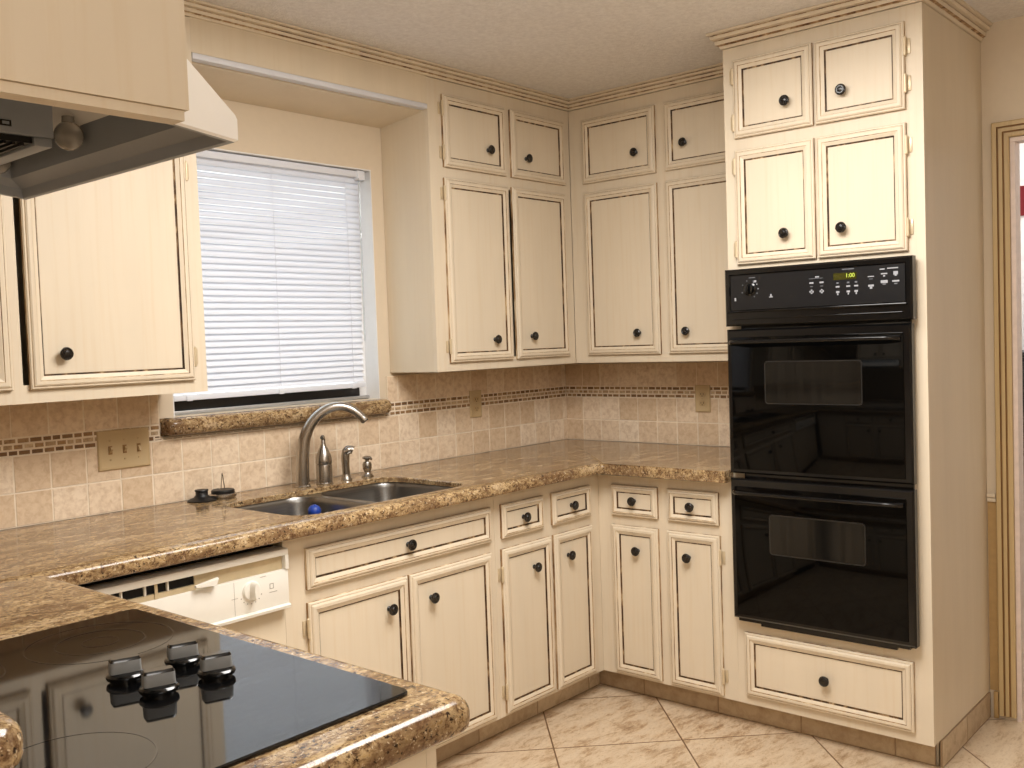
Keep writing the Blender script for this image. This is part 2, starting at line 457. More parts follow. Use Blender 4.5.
# window reveal lining
bm = BM()
box(bm, WX1 - .004, WX1, .004, .11, WZ0, WZ1); box(bm, WX0, WX0 + .004, .004, .11, WZ0, WZ1); box(bm, WX0 + .004, WX1 - .004, .004, .11, WZ1 - .004, WZ1)
struct('trim_window_reveal', bm, 'reveal')
# window: dark bronze frame, meeting rail and glass
w = thing('window_1', 'x', 'x', ((WX0 + WX1) / 2, .1, WZ0)); del w['label']; del w['category']; w['kind'] = 'structure'
bm = BM()
box(bm, WX0 + .005, WX0 + .04, .078, .12, WZ0 + .003, WZ1 - .005); box(bm, WX1 - .04, WX1 - .005, .078, .12, WZ0 + .003, WZ1 - .005)
box(bm, WX0 + .04, WX1 - .04, .078, .12, WZ1 - .045, WZ1 - .005)
obj('window_frame', bm, 'reveal', w)
bm = BM(); box(bm, WX0 + .04, WX1 - .04, .078, .12, WZ0 + .012, WZ0 + .06, 0, .003); obj('window_bottom_rail', bm, 'bronze', w, 'dark bronze bottom rail')
bm = BM(); box(bm, WX0 + .005, WX1 - .005, .060, .077, WZ0 + .003, WZ0 + .014, 0, .002); obj('window_track', bm, 'alu', w)
bm = BM(); box(bm, WX0 + .041, WX1 - .041, .097, .101, WZ0 + .061, WZ1 - .046); obj('window_pane', bm, 'glass', w)

# soffit box between the upper cabinets, with the window recess under it
bm = BM(); loft(bm, [[(x, -UF, 2.3355), (x, -UF + .032, 2.3355), (x, -UF + .032, 2.312), (x, RY1 - .001, 2.288), (x, RY1 - .001, ZT - .001), (x, -UF, ZT - .001)] for x in (X_UL + .0002, S0 - .0002)], None, True, True); struct('trim_soffit', bm, 'cream_flat')
bm = BM(); box(bm, X_UL + .002, S0 - .002, -UF - .003, -UF + .03, 2.316, 2.335, 0, .003); struct('trim_soffit_strip', bm, 'strip')

# crown moulding
def crown(z0, z1, out):
    h = z1 - z0
    P = [(-.004, z0), (.006, z0), (.008, z0 + .12 * h), (.010, z0 + .16 * h), (.010, z0 + .2 * h), (.45 * out, z0 + .24 * h), (.5 * out, z0 + .46 * h), (.42 * out, z0 + .5 * h), (.42 * out, z0 + .54 * h),
         (.75 * out, z0 + .58 * h), (.8 * out, z0 + .76 * h), (.74 * out, z0 + .79 * h), (.74 * out, z0 + .83 * h), (out, z0 + .86 * h), (out, z1), (-.004, z1)]
    mt = [0, 0, 0, 1, 1, 0, 1, 1, 0, 0, 1, 1, 0, 0, 0, 0]
    return P, mt
P, mt = crown(2.440, ZT - .001, .034)
bm = BM(); sweep(bm, [(-3.1, -UF), (-UF, -UF), (-UF, YT1 + .003)], P, mt); struct('trim_crown_uppers', bm, ['cream', 'glaze_and_shade'], 0)
P, mt = crown(2.428, ZT - .001, .042)
bm = BM(); sweep(bm, [(-UF - .04, YT1), (-BF, YT1), (-BF, YT2), (XR - .002, YT2)], P, mt); struct('trim_crown_oven_tower', bm, ['cream', 'glaze_and_shade'], 0)

# door casing on the right wall, jamb lining
w_ = .056
prof = [(0, -.001), (0, -.014), (.004, -.016), (.016, -.016), (.018, -.012), (.021, -.012), (.023, -.018), (.036, -.018), (.038, -.013), (.041, -.013), (.043, -.020), (.058, -.020), (.062, -.016), (.062, -.001)]
prof = [(o * w_ / .062, x) for o, x in prof]
mts = [0, 0, 0, 1, 1, 1, 0, 1, 1, 1, 0, 0, 0, 0]
bm = BM()
# path in (y, z): the profile leaves the opening to the outside
sweep(bm, [(DY0, .016), (DY0, DZ), (DY1, DZ), (DY1, .016)], [(-o, x + XR) for o, x in prof], mts, True, 'yz')
struct('door_1', bm, ['casing', 'casing_groove'], 0)
bm = BM()
box(bm, XR - .001, .042, DY1 - .016, DY1 - .001, 0, DZ - .017); box(bm, XR - .001, .042, DY0 + .001, DY0 + .016, 0, DZ - .017); box(bm, XR - .001, .042, DY0 + .001, DY1 - .001, DZ - .016, DZ - .001)
struct('trim_door_jamb', bm, 'jamb')
# the narrow wall strip between the tower and the casing: chair rail, tan wainscot, skirting block
bm = BM(); box(bm, XR + -.012, XR - .001, DY1 + w_ + .0025, YT2 - .0025, .79, .805, 0, .002); box(bm, XR + -.018, XR - .001, DY1 + w_ + .0025, YT2 - .0025, .806, .822, 0, .004); struct('trim_chair_rail', bm, 'cream')
bm = BM(); box(bm, XR + -.003, XR - .001, DY1 + w_ + .0025, YT2 - .0025, .10, .789); struct('wall_wainscot', bm, 'wall_tan')
bm = BM(); box(bm, XR + -.014, XR - .001, DY1 + w_ + .0025, YT2 - .016, 0.001, .098, 0, .003); struct('baseboard_right', bm, 'wall_tan')

# ------------------------------------------------------------------ tiling
def tiles(name, F, rects, gap=.003, t=.008, mats=('travertine', 'grout'), bev=.0018, grout=None, rnd=None):
    """each tile a bevelled block with its own tone, on a grout bed"""
    bm = BM(); lay = bm.faces.layers.float.new('shade')
    for (a0, a1, z0, z1) in grout:
        fbox(bm, F, a0, a1, .0005, t - .0012, z0, z1, 1)
    for (a0, a1, z0, z1, m, s) in rects:
        g = gap / 2
        g = .0022 if m == 2 else g
        A, B, C, D = a0 + g, a1 - g, z0 + g, z1 - g
        j = [random.uniform(-.0006, .0006) for _ in range(4)]
        A += j[0]; B += j[1]; C += j[2]; D += j[3]
        lp = [[F(A, .001, C), F(B, .001, C), F(B, .001, D), F(A, .001, D)], [F(A, t - bev, C), F(B, t - bev, C), F(B, t - bev, D), F(A, t - bev, D)]]
        e = bev; lp.append([F(A + e, t, C + e), F(B - e, t, C + e), F(B - e, t, D - e), F(A + e, t, D - e)])
        n0 = len(bm.faces); bm.faces.ensure_lookup_table()
        loft(bm, lp, [m, m], False, True, m)
        bm.faces.ensure_lookup_table()
        for i in range(n0, len(bm.faces)): bm.faces[i][lay] = s
    return bm
def clip(r, hole):
    """the part of rect r outside hole, as up to two rects (left / right or below)"""
    a0, a1, z0, z1 = r; A0, A1, Z0, Z1 = hole
    if a1 <= A0 or a0 >= A1 or z1 <= Z0 or z0 >= Z1: return [r]
    out = []
    if a0 < A0: out.append((a0, A0, max(z0, Z0), z1))
    if a1 > A1: out.append((A1, a1, max(z0, Z0), z1))
    if z0 < Z0: out.append((a0, a1, z0, Z0))
    return [x for x in out if x[1] - x[0] > .008 and x[3] - x[2] > .006]
SILL = (-2.156, -1.169, 1.154, 1.2225)
WOPEN = (WX0 - .001, WX1 + .001, 1.2, 2)
def wall_tiles(amin, amax, origin, pitch, holes):
    R = []; G = []
    rows = [(ZC + .001, 1.040), (1.040, 1.1465), (1.1995, 1.306)]
    def add(r, m, s):
        rs = [r]
        for h in holes: rs = [q for x in rs for q in clip(x, h)]
        for q in rs: R.append(q + (m, s))
    k0 = math.floor((amin - origin) / pitch) - 1
    a = origin + k0 * pitch
    while a < amax:
        for z0, z1 in rows:
            x0, x1 = max(a, amin), min(a + pitch, amax)
            if x1 - x0 > .01: add((x0, x1, z0, z1), 0, random.random())
        a += pitch
    for r in range(3):
        z0 = 1.1472 + r * .0174; a = amin - random.uniform(0, .03)
        while a < amax:
            L = random.choice((.024, .030, .036)) if r == 1 else random.choice((.028, .033, .037))
            x0, x1 = max(a, amin), min(a + L, amax)
            if x1 - x0 > .006: add((x0, x1, z0, z0 + .0172), 2, random.choice((.55, .75, .9, 1)) if r == 1 else random.choice((0, .1, .15, .3, .45, .6)))
            a += L
    gs = [(amin, amax, ZC + .001, 1.306)]
    for h in holes: gs = [q for x in gs for q in clip(x, h)]
    return R, gs
R, G = wall_tiles(-3.4, -.009, -2.619, .1076, [SILL, WOPEN])
bm = tiles('t', fs(-.003), R, grout=G); struct('wall_back_tiles', bm, ['travertine', 'grout', 'mosaic'], 20)
R, G = wall_tiles(YT1 + .004, -.001, -.105, .104, [])
bm = tiles('t', fr(0), R, grout=G); struct('wall_right_tiles', bm, ['travertine', 'grout', 'mosaic'], 20)
# tiled skirting under the base cabinets
def skirting(name, F, a0, a1, off):
    R = []; a = a0 + off - .33
    while a < a1:
        x0, x1 = max(a, a0), min(a + .33, a1)
        if x1 - x0 > .012: R.append((x0, x1, .001, .0915, 0, random.random()))
        a += .33
    bm = tiles('t', F, R, grout=[(a0, a1, .001, .0905)], gap=.004, t=.009)
    struct(name, bm, ['kick_tile', 'kick_grout'], 20)
KB = .557
skirting('baseboard_back', fs(KB), -2.825, -KB - .012, .2)
skirting('baseboard_oven', fr(KB), -1.9, -KB - .001, .13)
skirting('baseboard_tower_side', lambda a, h, z: (a, YT2 + .004 - h, z), -KB - .011, XR - .004, .26)
skirting('baseboard_peninsula', fp(-2.95), -1.975, -.60, .1)

# ------------------------------------------------------------------ upper cabinets
zst, zsb, ztt, ztb, zub = 2.384, 2.106, 2.065, 1.352, 1.319
def dz(z0, z1): return (z0 + .055, z1 - .055)
c = thing('corner_upper_cabinet', 'cream glazed upper cabinet with four doors hung between the window and the room corner', 'cabinet', ((S0 - .0) / 2, -.13, zub))
F = fs(UF)
carcass(c, F, S0, -.002, UF + .002, zub, 2.438)
face_frame(c, F, S0, -UF - .001, zub, 2.438, [op(-1.078, -.715, zsb, zst), op(-.678, -.322, zsb, zst), (-1.066, -.716, ztb + .012, ztt - .012), (-.690, -.334, ztb + .012, ztt - .012)])
door(c, F, 's', -1.073, -.710, zsb, zst, (-.818, 2.199), -1, dz(zsb, zst))
door(c, F, 's', -.675, -.313, zsb, zst, (-.580, 2.192))
door(c, F, 's', -1.076, -.705, ztb, ztt, (-.817, 1.437), -1, (2.005, 1.415))
door(c, F, 's', -.679, -.318, ztb, ztt, (-.581, 1.446))
c = thing('oven_wall_upper_cabinet', 'cream glazed upper cabinet with four doors between the room corner and the oven tower', 'cabinet', (-.13, -.75, zub))
F = fr(UF)
carcass(c, F, YT1 + .003, -UF - .003, UF + .002, zub, 2.438)
face_frame(c, F, YT1 + .003, -UF - .002, zub, 2.438, [op(-.720, -.348, zsb, zst), op(-1.145, -.774, zsb, zst), op(-.719, -.348, ztb, ztt), op(-1.145, -.774, ztb, ztt)])
door(c, F, 'r', -.718, -.342, zsb, zst, (-.624, 2.203))
door(c, F, 'r', -1.140, -.764, zsb, zst, (-.860, 2.208))
door(c, F, 'r', -.719, -.343, ztb, ztt, (-.615, 1.444))
door(c, F, 'r', -1.137, -.761, ztb, ztt, (-.850, 1.444))
c = thing('window_side_upper_cabinet', 'cream glazed upper cabinet left of the window blind, above the three-toggle switch plate', 'cabinet', (-2.66, -.13, 1.308))
F = fs(UF); XL0 = -3.16
carcass(c, F, XL0, X_UL, UF + .002, 1.308, 2.438)
face_frame(c, F, XL0, X_UL, 1.308, 2.438, [(-2.687, -2.2, 1.357, 2.048), (-3.12, -2.735, 1.357, 2.048), op(-2.672, -2.184, zsb, zst), op(-3.13, -2.720, zsb, zst)])
door(c, F, 's', -2.672, -2.184, 1.344, ztt, (-2.58, 1.437), 1, (1.972, 1.415))
door(c, F, 's', -3.13, -2.716, 1.345, ztt, (-2.80, 1.437))
door(c, F, 's', -2.672, -2.184, zsb, zst, (-2.58, 2.2), 1, dz(zsb, zst))
door(c, F, 's', -3.13, -2.716, zsb, zst, (-2.80, 2.2))

# ------------------------------------------------------------------ oven tower
c = thing('oven_tower_cabinet', 'tall cream cabinet housing the black double oven, with four doors above and a drawer below', 'cabinet', (-BF / 2, (YT1 + YT2) / 2, 0))
F = fr(BF); z0 = .0926
bm = BM()
for a in (YT1, YT2 + .018): box(bm, -BF + .019, -.004, a - .018, a, z0, 2.426)
for z in (z0, .38, 1.652, 2.408): box(bm, -BF + .019, -.004, YT2 + .018, YT1 - .018, z, z + .018)
box(bm, -.010, -.004, YT2 + .018, YT1 - .018, z0 + .018, 2.408)
obj('carcass', bm, 'cream_flat', c)
bm = BM(); box(bm, -KB + .004, -.02, YT2 + .012, YT1 - .012, .0005, .0915); obj('plinth', bm, 'cream_flat', c)
OV = (-1.865, -1.290, .425, 1.64)
face_frame(c, F, YT2, YT1, z0, 2.426, [OV, op(-1.566, -1.278, 2.108, 2.378), op(-1.867, -1.575, 2.108, 2.378), op(-1.566, -1.278, 1.667, 2.066), op(-1.867, -1.575, 1.667, 2.066), op(-1.862, -1.277, .132, .358)])
door(c, F, 'r', -1.5665, -1.2776, 2.1075, 2.378, (-1.475, 2.203), 1, dz(2.1075, 2.378))
door(c, F, 'r', -1.867, -1.5745, 2.1075, 2.378, (-1.669, 2.202), -1, (2.30, 2.186))
door(c, F, 'r', -1.5665, -1.2776, 1.667, 2.066, (-1.462, 1.761), 1, dz(1.667, 2.066))
door(c, F, 'r', -1.867, -1.5745, 1.667, 2.066, (-1.661, 1.760), -1, (1.996, 1.741))
door(c, F, 'r', -1.862, -1.270, .127, .357, (-1.57, .242), name='drawer', fw=.041)

# ------------------------------------------------------------------ double oven
ov = thing('double_oven', 'built-in black double wall oven with glass doors and a lit clock', 'oven', (-.66, (YT1 + YT2) / 2, .42))
XF = -BF  # cabinet face
bm = BM()
box(bm, -.60, XF - .006, -1.863, -1.292, .427, 1.636)      # chassis in the opening
box(bm, XF - .002, XF - .016, -1.874, -1.288, .404, 1.640, 0, .002)
obj('body', bm, 'oven', ov)
# control panel: raised border, inset fascia, chamfered underside and vent
OY0, OY1 = -1.893, -1.247
def rl(a0, a1, z0, z1, x): return [(x, a0, z0), (x, a1, z0), (x, a1, z1), (x, a0, z1)]
bm = BM()
loft(bm, [rl(OY0, OY1, 1.452, 1.650, XF - .0165), rl(OY0, OY1, 1.452, 1.650, XF - .046), rl(OY0 + .006, OY1 - .006, 1.458, 1.644, XF - .052), rl(OY0 + .018, OY1 - .018, 1.503, 1.632, XF - .052),
          rl(OY0 + .022, OY1 - .022, 1.507, 1.628, XF - .047)], None, True, True)
box(bm, XF - .053, XF - .060, OY0 + .016, OY1 - .012, 1.4985, 1.505, 0, .0025)
box(bm, XF - .053, XF - .056, OY0 + .03, OY1 - .03, 1.474, 1.478, 0, .0012)
cp = obj('control_panel', bm, ['oven'], ov)
bm = BM(); box(bm, XF - .0472, XF - .0484, OY0 + .0235, OY1 - .0235, 1.5085, 1.6265); obj('fascia', bm, 'oven_panel', cp)
bm = BM(); mt_ = Matrix.Translation((XF - .0485, -1.343, 1.578)) @ Matrix.Rotation(-PI / 2, 4, 'Y')
lathe(bm, [(.024, 0), (.024, .002), (.0185, .004), (.0175, .014), (.0165, .016), (.004, .016)], mt_, 28)
box(bm, XF - .0655, XF - .076, -1.348, -1.338, 1.562, 1.594, 0, .002)
obj('dial', bm, 'knob_plastic', cp)
# printed marks
bm = BM(); XX = XF - .0487
def flush(name):
    global bm
    obj(name, bm, ['legend', 'legend_dim'], cp, 'pale grey printed symbols'); bm = BM()
def mk(a, z, w, h, m=0): box(bm, XX, XX - .0004, a - w / 2, a + w / 2, z - h / 2, z + h / 2, m)
for ang in (30, 62, 0, -30, 110, -58, 150, 200): mk(-1.343 - .031 * math.cos(math.radians(ang)), 1.578 + .031 * math.sin(math.radians(ang)), .004, .004, 0 if ang in (30, 62, 0) else 1)
flush('dial_scale')
mk(-1.352, 1.617, .024, .0028, 1); mk(-1.362, 1.604, .012, .007)
flush('dial_caption')
mk(-1.287, 1.545, .006, .011)
flush('printed_symbol')
mk(-1.421, 1.547, .014, .003); mk(-1.421, 1.553, .005, .008)
flush('printed_symbol')
mk(-1.586, 1.604, .014, .004); mk(-1.575, 1.599, .034, .0016, 1); mk(-1.60, 1.599, .012, .0016, 1)
flush('pad_caption')
for a in (-1.566, -1.601):
    mk(a, 1.585, .014, .005); mk(a, 1.573, .010, .002, 1); mk(a, 1.556, .014, .006); mk(a, 1.556, .005, .014); flush('touch_pad')
for a in (-1.655, -1.690, -1.716):
    mk(a, 1.579, .008, .005, 1); mk(a, 1.567, .013, .005); mk(a, 1.550, .011, .006); mk(a, 1.543, .004, .006); flush('touch_pad')
mk(-1.690, 1.622, .040, .003, 1); flush('display_caption')
mk(-1.764, 1.593, .020, .003); mk(-1.764, 1.585, .012, .002, 1); mk(-1.764, 1.564, .018, .006); mk(-1.764, 1.558, .008, .008); flush('touch_pad')
mk(-1.800, 1.6135, .016, .0035); mk(-1.833, 1.615, .034, .0035); flush('pad_caption')
for a, s in ((-1.806, 0), (-1.842, 1)):
    mk(a, 1.599, .020 if s == 0 else .014, .004 if s == 0 else .011); mk(a, 1.592, .006, .004); mk(a, 1.574, .022, .009 if s == 0 else .005); mk(a, 1.566, .010, .004, 1); flush('touch_pad')
bm.free()
bm = BM(); box(bm, XX, XX - .0008, -1.718, -1.641, 1.589, 1.611); dsp = obj('clock_display', bm, 'display', cp, 'olive green clock window')
def text_mesh(body, size, name, mat, parent, loc, rot, thick=.0003, label=None, shear=0):
    cu = bpy.data.curves.new(name, 'FONT'); cu.body = body; cu.size = size; cu.extrude = thick; cu.align_x = 'CENTER'; cu.align_y = 'CENTER'; cu.shear = shear
    to = bpy.data.objects.new(name, cu); COL.objects.link(to)
    dg = bpy.context.evaluated_depsgraph_get(); me = bpy.data.meshes.new_from_object(to.evaluated_get(dg)); bpy.data.objects.remove(to)
    me.materials.clear(); me.materials.append(M[mat])
    o = bpy.data.objects.new(name, me); COL.objects.link(o); o.parent = parent; o.rotation_euler = rot; o.location = Vector(loc) - wloc(parent)
    if label: o['label'] = label
    return o
text_mesh('1:00', .018, 'clock_digits', 'digit', cp, (XX - .0011, -1.697, 1.601), (PI / 2, 0, -PI / 2), label='glowing yellow green clock digits')

def oven_door(z0, z1, zh, wz0, wz1, wy0, wy1):
    x0, x1 = XF - .0165, XF - .046
    bm = BM()
    loft(bm, [rl(OY0 + .008, OY1, z0, z1, x0), rl(OY0 + .008, OY1, z0, z1, x1 + .006), rl(OY0 + .014, OY1 - .006, z0 + .006, z1 - .006, x1)], None, True, True)
    d = obj('door', bm, 'oven', ov)
    bm = BM(); box(bm, x1 - .0004, x1 - .0035, OY0 + .032, OY1 - .018, z0 + .016, z1 - .028, 0, .0012); g = obj('glass_front', bm, 'oven_glass', d)
    # window seen through the glass: printed rounded frame and a clearer pane
    bm = BM(); o_ = rrect(wy0 - .004, wy1 + .004, wz0 - .004, wz1 + .004, .012, 5); i_ = rrect(wy0, wy1, wz0, wz1, .009, 5)
    X = x1 - .0037
    loft(bm, [[(X, y, z) for y, z in o_], [(X - .0006, y, z) for y, z in o_], [(X - .0006, y, z) for y, z in i_]], [1, 1], True, True, 0)
    obj('window', bm, ['oven_window', 'oven_edge'], d, 'rounded viewing window')
    # full-width handle: a bar that curves back to the door at both ends
    bm = BM()
    pts = smooth_path([(x1 - .003, OY1 - .018, zh - .004), (x1 - .018, OY1 - .022, zh - .002), (x1 - .040, OY1 - .045, zh), (x1 - .043, OY1 - .10, zh), (x1 - .043, (OY0 + OY1) / 2, zh), (x1 - .043, OY0 + .12, zh), (x1 - .040, OY0 + .07, zh), (x1 - .018, OY0 + .040, zh - .002), (x1 - .003, OY0 + .036, zh - .004)], 5)
    loops = []
    for i, p in enumerate(pts):
        loops.append([(p.x + .008 * math.cos(t) , p.y, p.z + .0075 * math.sin(t)) for t in [2 * PI * j / 12 for j in range(12)]])
    loft(bm, loops, None, True, True)
    obj('handle', bm, 'oven', d)
    return d
oven_door(.934, 1.441, 1.397, 1.185, 1.325, -1.726, -1.394)
oven_door(.416, .916, .872, .662, .795, -1.727, -1.398)
bm = BM(); box(bm, XF - .0165, XF - .034, -1.862, -1.262, .404, .4155); box(bm, XF - .0165, XF - .030, -1.818, -1.345, .394, .4035); obj('bottom_vent', bm, 'oven', ov)

# ------------------------------------------------------------------ base cabinets
zdt, zdb, zot, zob, zcb = .852, .731, .693, .104, .0926
ZB = ZC - CT - .0008
def plinth(c, x0, x1, y0, y1):
    bm = BM(); box(bm, x0, x1, y0, y1, .0005, .0915); obj('plinth', bm, 'cream_flat', c)
F = fs(BF)
X1 = -1.262
c = thing('sink_base_cabinet', 'cream glazed base cabinet under the sink, one wide drawer front over two doors', 'cabinet', (-1.70, -.32, 0))
carcass(c, F, -2.1565, X1 - .0005, BF - .010, zcb, ZB, top=False)
plinth(c, -2.154, X1 - .002, -KB + .003, -.02)
face_frame(c, F, -2.1565, X1 - .0005, zcb, ZB, [op(-2.083, -1.288, zdb, zdt), op(-2.083, -1.694, zob, zot), op(-1.684, -1.292, zob, zot)])
door(c, F, 's', -2.083, -1.288, zdb, zdt, (-1.683, .793), fw=.036, name='drawer')
door(c, F, 's', -2.084, -1.693, zob, zot, (-1.774, .606), -1, (.62, .18))
door(c, F, 's', -1.684, -1.292, zob, zot, (-1.591, .602))
c = thing('corner_base_cabinet', 'cream glazed base cabinet between sink cabinet and room corner, two small drawers over two doors', 'cabinet', (-.63, -.32, 0))
carcass(c, F, X1 + .0005, -.004, BF - .010, zcb, ZB, top=False)
plinth(c, X1 + .002, -.02, -KB + .003, -.02)
face_frame(c, F, X1 + .0005, -BF - .0003, zcb, ZB, [op(-1.231, -.998, zdb, zdt), op(-.944, -.703, zdb, zdt), op(-1.236, -.958, zob, zot), op(-.942, -.697, zob, zot)])
door(c, F, 's', -1.231, -.998, zdb, zdt, (-1.112, .791), fw=.033, name='drawer')
door(c, F, 's', -.944, -.703, zdb, zdt, (-.826, .791), fw=.033, name='drawer')
door(c, F, 's', -1.236, -.958, zob, zot, (-1.060, .598), -1, (.604, .183))
door(c, F, 's', -.942, -.697, zob, zot, (-.855, .603))
c = thing('oven_side_base_cabinet', 'cream glazed base cabinet beside the oven tower, two small drawers over two doors', 'cabinet', (-.32, -.94, 0))
F = fr(BF)
carcass(c, F, YT1 + .0005, -BF - .003, BF - .010, zcb, ZB, top=False)
plinth(c, -KB + .003, -.02, YT1 + .004, -BF - .01)
face_frame(c, F, YT1 + .0005, -BF - .0006, zcb, ZB, [op(-.916, -.704, zdb, zdt), op(-1.175, -.961, zdb, zdt), op(-.916, -.703, zob, zot), op(-1.179, -.957, zob, zot)])
door(c, F, 'r', -.916, -.704, zdb, zdt, (-.811, .793), fw=.033, name='drawer')
door(c, F, 'r', -1.176, -.961, zdb, zdt, (-1.066, .792), fw=.033, name='drawer')
door(c, F, 'r', -.916, -.703, zob, zot, (-.822, .600))
door(c, F, 'r', -1.179, -.957, zob, zot, (-1.048, .600), -1, (.615, .177))
PX = -2.890; PY0 = -1.988
c = thing('peninsula_base_cabinet', 'cream base cabinet of the peninsula under the black cooktop', 'cabinet', (-3.16, -1.35, 0))
F = fp(PX)
carcass(c, F, PY0, -.665, .57, zcb, ZC - .0468, top=False)
plinth(c, -3.45, -2.955, PY0 + .01, -.66)
pd = [(-1.965, -1.53), (-1.49, -1.09)]
face_frame(c, F, PY0, -.665, zcb, ZC - .0468, [op(a, b, zdb, zdt) for a, b in pd] + [op(a, b, zob, zot) for a, b in pd])
for a, b in pd:
    door(c, F, 'p', a, b, zdb, zdt, ((a + b) / 2, .791), fw=.033, name='drawer')
    door(c, F, 'p', a, b, zob, zot, (b - .06 if a < -1.6 else a + .06, .6))

# ------------------------------------------------------------------ dishwasher
dw = thing('dishwasher', 'white built-in dishwasher with a dial control panel under the counter', 'dishwasher', (-2.455, -.33, 0))
DX0, DX1 = -2.768, -2.158
bm = BM(); box(bm, DX0 + .005, DX1 - .005, -.60, -.03, .03, .872); box(bm, DX0 + .03, DX1 - .03, -.53, -.05, .0005, .03); obj('body', bm, 'dark_void', dw)
bm = BM(); box(bm, DX0, DX1, -BF - .004, -.601, .115, .706, 0, .004); obj('door', bm, 'cream_flat', dw, 'cream lower door panel')
bm = BM()
YP = -BF - .030
box(bm, DX0, DX1, YP + .004, -.601, .714, .812, 0, .004)                 # main fascia
box(bm, DX0, DX1, YP, -.601, .852, .871, 0, .003)                         # top rail
box(bm, DX1 - .012, DX1, YP, -.601, .8115, .8525, 0, .002)                # right cheek
box(bm, DX0, DX0 + .012, YP, -.601, .8115, .8525, 0, .002)
# curved lip under the fascia
loft(bm, [[(x, YP + .004, .716), (x, YP - .006, .712), (x, YP - .004, .704), (x, YP + .012, .700), (x, YP + .02, .706)] for x in (DX0 + .002, DX1 - .002)], None, True, True)
cp = obj('control_panel', bm, 'dw_white', dw)
bm = BM(); box(bm, DX0 + .013, -2.445, -BF - .010, -.602, .826, .8518, 1); box(bm, DX0 + .013, -2.445, -BF - .018, -.602, .8122, .8255, 0); box(bm, -2.4445, DX1 - .0125, -BF - .014, -.602, .8122, .8518, 0)
for i in range(4):
    x = -2.71 + i * .062; box(bm, x, x + .004, -BF - .019, -BF - .0105, .826, .8515, 2)
box(bm, -2.56, -2.552, -BF - .021, -BF - .0185, .8125, .8515, 0)
obj('vent_band', bm, ['dw_beige', 'dark_void', 'dw_white'], cp, 'beige band with black vent slots')
bm = BM(); L0 = -2.455
loft(bm, [[(L0, YP - .001, .8205), (L0 + .06, YP - .001, .815), (L0 + .068, YP - .001, .836), (L0, YP - .001, .827)], [(L0, YP - .010, .8215), (L0 + .058, YP - .012, .8165), (L0 + .065, YP - .012, .833), (L0, YP - .010, .826)]], None, True, True)
obj('latch', bm, 'dw_white', cp, 'white latch lever')
bm = BM(); mt_ = Matrix.Translation((-2.283, YP + .004, .776)) @ Matrix.Rotation(PI / 2, 4, 'X')
lathe(bm, [(.027, 0), (.027, .003), (.024, .007), (.010, .008)], mt_, 30)
loops = []
for k, (sx, sz) in enumerate(((.010, .026), (.0085, .025), (.006, .022))):
    yy = YP + .004 - (.006 + .011 * k)
    loops.append([(-2.283 + sx * math.cos(t), yy, .776 + sz * math.sin(t)) for t in [2 * PI * j / 20 for j in range(20)]])
loft(bm, loops, None, True, True)
obj('dial', bm, 'dw_white', cp, 'white oval timer dial')
bm = BM(); yk = YP + .0034
def mk2(x, z, w, h): box(bm, x - w / 2, x + w / 2, yk, yk + .0005, z - h / 2, z + h / 2)
def flush2(name):
    global bm
    obj(name, bm, 'dw_print', cp, 'fine grey print'); bm = BM()
for a, b, c_, d in ((-2.222, .7745, .0016, .014), (-2.211, .7745, .0016, .014), (-2.2165, .7815, .0125, .0016), (-2.2165, .768, .0125, .0016), (-2.212, .758, .026, .0016)): mk2(a, b, c_, d)
flush2('brand_mark')
mk2(-2.335, .764, .020, .0012); mk2(-2.243, .806, .02, .0012)
for k in range(7):
    a = PI * (1.15 + .7 * k / 6); mk2(-2.283 + .036 * math.cos(a), .776 + .036 * math.sin(a), .003, .003)
flush2('dial_scale')
box(bm, -2.3362, -2.3355, yk, yk + .0005, .718, .808)
obj('panel_seam', bm, 'dw_print', cp)

# ------------------------------------------------------------------ worktops, sink
CE = .700
hole = rrect(-2.075, -1.345, -.615, -.185, .085, 6)
bm = BM(); XW = -3.455
poly = [(XW, -CE), (-CE, -CE), (-CE, YT1 + .0005), (-.003, YT1 + .0005), (-.003, -.003), (XW, -.003)]
# soften the inner corner
poly = [(XW, -CE), (-CE - .03, -CE), (-CE - .012, -CE - .005), (-CE - .005, -CE - .012), (-CE, -CE - .03), (-CE, YT1 + .0015), (-.003, YT1 + .0015), (-.003, -.003), (XW, -.003)]
slab(bm, poly, [1, 1, 1, 1, 0, 0, 0, 0, 0], ZC - CT, ZC, .019, .010, [hole])
tag(obj('kitchen_countertop', bm, 'granite', None, None, 40), 'brown granite worktop along the window and oven walls, with the sink cut into it', 'countertop')
bm = BM(); XE = -2.836; YE = -2.023; r = .035
arc = [(XE - r + r * math.cos(-PI / 2 + j / 6 * PI / 2), YE + r + r * math.sin(-PI / 2 + j / 6 * PI / 2)) for j in range(7)]
poly = [(XW, YE)] + arc + [(XE, -CE - .0012), (XW, -CE - .0012)]
slab(bm, poly, [1] * 8 + [0, 0], ZC - .046, ZC, .022, .012)
tag(obj('peninsula_countertop', bm, 'granite', None, None, 40), 'brown granite peninsula worktop holding the black cooktop, rounded end to the floor area', 'countertop')

